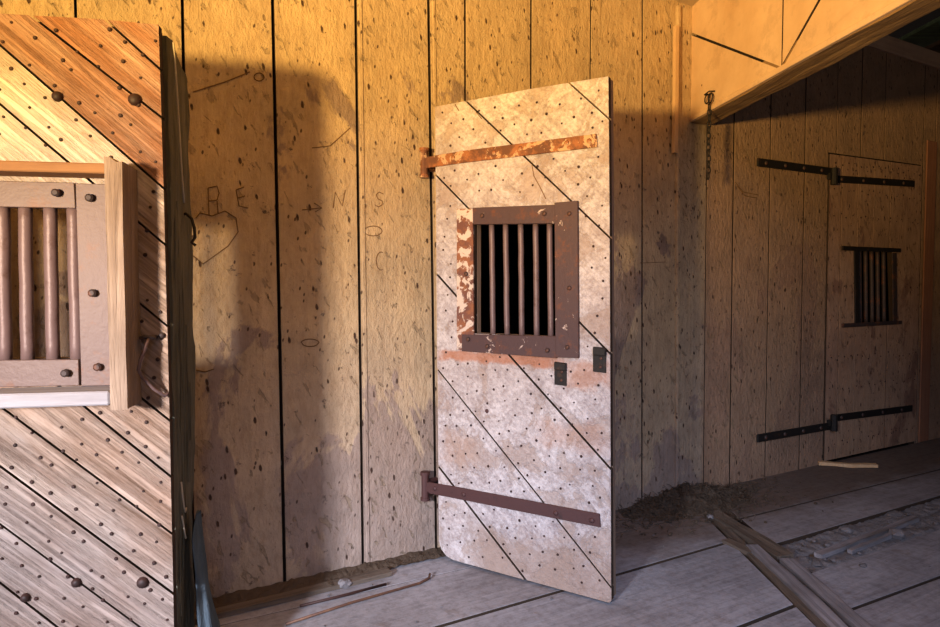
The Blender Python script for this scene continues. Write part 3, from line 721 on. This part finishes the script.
plate('side_plate', [R_(852, 251), R_(856.5, 251), R_(857.5, 324), R_(853, 324)], -.009, .010, M['black_iron'], gr)
plate('side_plate', [R_(890, 253), R_(894, 253), R_(895, 321), R_(891, 321)], -.009, .010, M['iron'], gr)
for x in (861, 867, 873, 879, 885):
    a = R_(x, 249); b = R_(x + .8, 325); bar('bar', a[0], a[1], b[0], b[1], .012, .014, M['iron'], gr)
def rstrap(a, b, c, d_, knx, kny):
    def band(p, q, hh, nm, th):
        u0, z_0 = R_(*p); u1, z_1 = R_(*q)
        s_ = plate(nm, [(u0, z_0 + hh), (u1, z_1 + hh), (u1, z_1 - hh), (u0, z_0 - hh)], -.009, th, M['black_iron'], rd, .003)
        for k in (.1, .35, .6, .85): bolt(s_, u0 + (u1 - u0) * k, z_0 + (z_1 - z_0) * k, -.009 - th, .013, .008, M['iron'])
    band(a, b, .025, 'wall_strap', .012); band(c, d_, .024, 'strap_hinge', .010)
    u, z = R_(knx, kny); bm = bmesh.new(); add_tube(bm, [(u, -.035, z - .055), (u, -.035, z + .055)], .022, 12); add_box(bm, u - .04, u + .04, -.034, -.009, z - .02, z + .02)
    mesh_obj('hinge_pin', bm, M['black_iron'], rd)
rstrap((755, 162.5), (829, 172), (830, 179), (912, 184), 829, 177)
rstrap((755, 438), (828, 425.5), (830, 418), (910, 408), 829, 422)
rp = []
for row in (2.04, 2.0, 1.85, 1.68, .5, .7, 1.2, .12):
    for k in range(15): rp.append((3.99 + k * .077 + random.uniform(-.015, .015), row + random.uniform(-.02, .02)))
rp = [p for p in rp if not (4.2 < p[0] < 4.9 and .9 < p[1] < 1.5) and p[0] < 5.08]
nails(rd, rp, .006, .003, -.009, 100)

# ---------------------------------------------------------------- chain on the header
bm = bmesh.new()
ch_u, ch_z = huv(713, 98)
def torus(bm, c, R, r, ax, n=16, s=7, sx=1, sz=1):
    pts = [(c[0] + (R * sx * math.cos(2 * math.pi * i / n) if ax == 0 else 0), c[1] + (R * sx * math.cos(2 * math.pi * i / n) if ax == 1 else 0), c[2] + R * sz * math.sin(2 * math.pi * i / n)) for i in range(n + 1)]
    add_tube(bm, pts, r, s, False)
ch = thing('chain', 'dark iron chain hanging from a staple on the header', 'chain', HM @ Matrix.Translation((ch_u, -.02, ch_z)))
bm = bmesh.new(); ztop = -.03; zb = huv(711, 181)[1] - ch_z; pitch = .030; n = int((ztop - zb) / pitch)
for k in range(n): torus(bm, (.003 * math.sin(k * .8), 0, ztop - .016 - k * pitch), .012, .0034, k % 2, 12, 6, .8, 1.6)
mesh_obj('chain_links', bm, M['black_iron'], ch, smooth=True)
bm = bmesh.new(); torus(bm, (.012, 0, -.004), .024, .0038, 0, 18, 7); torus(bm, (-.014, -.006, -.002), .024, .0038, 0, 18, 7)
mesh_obj('ring', bm, M['black_iron'], ch, smooth=True)
bm = bmesh.new(); add_tube(bm, [(-.03, .02, .026), (-.03, -.012, .024), (.02, -.012, .028), (.02, .02, .03)], .004, 7); mesh_obj('staple', bm, M['black_iron'], ch, smooth=True)

# ---------------------------------------------------------------- floor sill timbers and rubbish
def timber(name, a, b, wdt, hgt, seed, label, mat, z=.0, amp=.006):
    a = Vector(a); b = Vector(b); L = (b - a).length; ang = math.atan2((b - a).y, (b - a).x)
    bm = rough_box(((0, L), (-wdt / 2, wdt / 2), (0, hgt)), (.03, .015, .015), amp, (3.5, 14, 14), seed)
    o = mesh_obj(name, bm, mat, matrix=Matrix.Translation((a.x, a.y, z)) @ Matrix.Rotation(ang, 4, 'Z'))
    return tag(o, label, 'timber', kind='thing')
M['sillwood'] = plain_wood('silvery sill timber', (.38, .36, .39), (.12, .105, .10), axis=0, bumpd=.012, vary=.5)
M['sillwood2'] = plain_wood('brown sill timber', (.20, .155, .12), (.09, .07, .055), axis=0, bumpd=.014)
def lerp(a, b, t_): return a + (b - a) * t_
fl_, fr_ = at_z(706, 512), at_z(733, 508); nl, nr = at_z(817, 627), at_z(868, 627); nl = fl_ + (nl - fl_) * 2.2; nr = fr_ + (nr - fr_) * 2.2
timber('sill_timber', lerp(fl_, fr_, .15), lerp(nl, nr, .12), .045, .030, 1, 'thin splintered brown strip on the left of the floor sill', M['sillwood2'], -.032)
timber('sill_timber', at_z(752, 547), at_z(848, 637), .058, .042, 2, 'cracked silvery middle timber of the floor sill', M['sillwood'], -.03)
timber('sill_timber', at_z(786, 563), at_z(872, 637), .060, .046, 3, 'rounded grey timber on the right of the floor sill', M['sillwood'], -.028)
timber('sill_timber', at_z(712, 512), at_z(786, 556), .085, .034, 6, 'rotten dark brown timber at the wall end of the sill', M['sillwood2'], -.028, .009)
timber('sill_timber', at_z(726, 541), at_z(752, 553), .05, .02, 7, 'short brown splinter piece left of the sill', M['sillwood2'], -.01, .006)
# broken slats in the trough
timber('broken_slat', WL.pt(2.45, -.905), WL.pt(3.35, -.87), .035, .02, 11, 'thin grey slat lying in the dirt trough', M['sillwood'], -.014, .004)
timber('broken_slat', WL.pt(2.62, -.95), WL.pt(3.0, -.93), .022, .018, 12, 'short narrow slat beside the pale stone in the trough', M['sillwood'], -.012, .003)
# low dirt and straw heap against the wall
def hz(x, y):
    e = math.exp(-((x - 2.52) / .33) ** 2 - ((y + .10) / .14) ** 2); return -.012 + .075 * e * (1 + .5 * nz(x, y, 14)) + .02 * e * nz(x, y, 40, 2) + .006 * nz(x, y, 30, 1)
bm = mound(1.9, 3.3, -.42, -.005, hz, .015, 2)
for k in range(1500):
    x = random.gauss(2.5, .30); y = min(-.01, -.02 - abs(random.gauss(0, .15))); z = max(0, hz(x, y)) + .004
    a = random.uniform(0, 6.28); l_ = random.uniform(.01, .05); up = random.uniform(-.3, .5) * l_
    add_tube(bm, [(x, y, z), (x + math.cos(a) * l_ * .5, y + math.sin(a) * l_ * .5, z + up * .6 + .003), (x + math.cos(a) * l_, y + math.sin(a) * l_, z + up)], random.uniform(.0008, .0022), 4)
for k in range(420):
    x = random.gauss(2.5, .33); y = min(-.012, -.02 - abs(random.gauss(0, .17))); r = random.uniform(.003, .013)
    mtx = Matrix.Translation((x, y, max(0, hz(x, y)) + r * .4)) @ Matrix.Rotation(random.uniform(0, 6), 4, 'X') @ Matrix.Diagonal((1, .8, .6, 1))
    bmesh.ops.create_icosphere(bm, subdivisions=1, radius=r, matrix=mtx)
o = mesh_obj('straw_litter', bm, M['brown_dirt'], matrix=WM); tag(o, 'dark heap of dirt and straw litter against the wall base', 'litter', kind='stuff')
# dusty rubble ribbon along the wall foot, left
bm = mound(-.4, 1.1, -.088, -.006, lambda x, y: .004 + .012 * (y + .088) / .09 + .008 * nz(x, y, 25) + .006 * nz(x, y, 60, 1), .012, 3)
o = mesh_obj('wall_foot_dirt', bm, M['brown_dirt'], matrix=WM); tag(o, 'strip of dirt along the wall foot between the two open doors', 'dirt', kind='stuff')
# stones
def stone(p, r, label, mat=None, group=None, flat=.6):
    bm = bmesh.new(); bmesh.ops.create_icosphere(bm, subdivisions=2, radius=r); sd = random.uniform(0, 99)
    for v in bm.verts: v.co += noise.noise_vector(v.co / r * 1.3 + Vector((sd, 0, 0))) * r * .45; v.co.z *= flat
    o = mesh_obj('stone', bm, mat or M['stone'], matrix=Matrix.Translation((p[0], p[1], p[2] + r * flat * .7)) @ Matrix.Rotation(sd, 4, 'Z'))
    return tag(o, label, 'stone', group, 'thing')
stone(at_z(897, 537, -.01), .036, 'pale jagged stone at the end of the slats in the trough')
stone(at_z(847, 532, -.02), .026, 'small pale stone in the upper edge of the trough')
stone(at_z(817, 566, -.02), .024, 'grey stone close to the sill in the trough', M['dirt'])
stone(at_z(863, 567, 0), .016, 'low grey clod on the board below the trough', M['dirt'])
stone(at_z(345, 586, 0), .030, 'pale crumbled lump on the floor under the wall between the doors')
stone(at_z(330, 588, 0), .024, 'dark lump beside the pale lump near the wall', M['brown_dirt'])
stone(at_z(710, 518, 0), .018, 'little pale stone on the litter heap')
for k in range(60):
    if k < 34: x = random.uniform(2.35, 4.2); y = random.uniform(-.98, -.76); z = -.012
    else: x = random.uniform(.3, 2.2); y = random.uniform(-.9, -.15); z = 0
    if k >= 50: x = random.uniform(2.4, 3.6); y = random.uniform(-1.25, -1.06); z = 0
    stone(WL.pt(x, y, z), random.uniform(.005, .012) if k < 34 else random.uniform(.003, .006),
          'tiny grey pebble among others in the dirt trough' if k < 34 else 'tiny grey crumb scattered on the floorboards', random.choice((M['stone'], M['dirt'])), 'pebbles in the trough' if k < 34 else 'crumbs on the floorboards')
# rods on the floor at left
bm = bmesh.new(); add_tube(bm, [at_z(286, 624, .008), at_z(350, 603, .008), at_z(420, 583, .008), at_z(429, 578, .010), at_z(430, 574, .012)], .0052, 7)
o = mesh_obj('iron_rod', bm, rusty('rusty rod', (.12, .06, .04), (.18, .09, .05), .5), smooth=True); tag(o, 'long rusty rod with hooked end lying on the floor', 'rod', kind='thing')
bm = bmesh.new(); add_tube(bm, [at_z(300, 606, .008), at_z(345, 595, .008), at_z(386, 584, .008)], .0055, 7)
o = mesh_obj('iron_rod', bm, M['nail'], smooth=True); tag(o, 'shorter dark rod lying between the hooked rod and the wall', 'rod', kind='thing')
o = timber('floor_batten', WL.pt(-.6, -.150), WL.pt(.72, -.125), .05, .018, 21, 'low brown batten lying along the wall foot', M['sillwood2'], .001, .003)
# stick by the far wall
bm = rough_box(((0, .36), (-.02, .02), (0, .02)), (.03, .01, .01), .005, (6, 10, 10), 30)
p = at_z(818, 465); q = at_z(862, 467)
o = mesh_obj('wood_stick', bm, M['lath'], matrix=Matrix.Translation((p.x, p.y, .002)) @ Matrix.Rotation(math.atan2(q.y - p.y, q.x - p.x), 4, 'Z')); tag(o, 'split wooden stick lying at the foot of the closed door', 'stick', kind='thing')
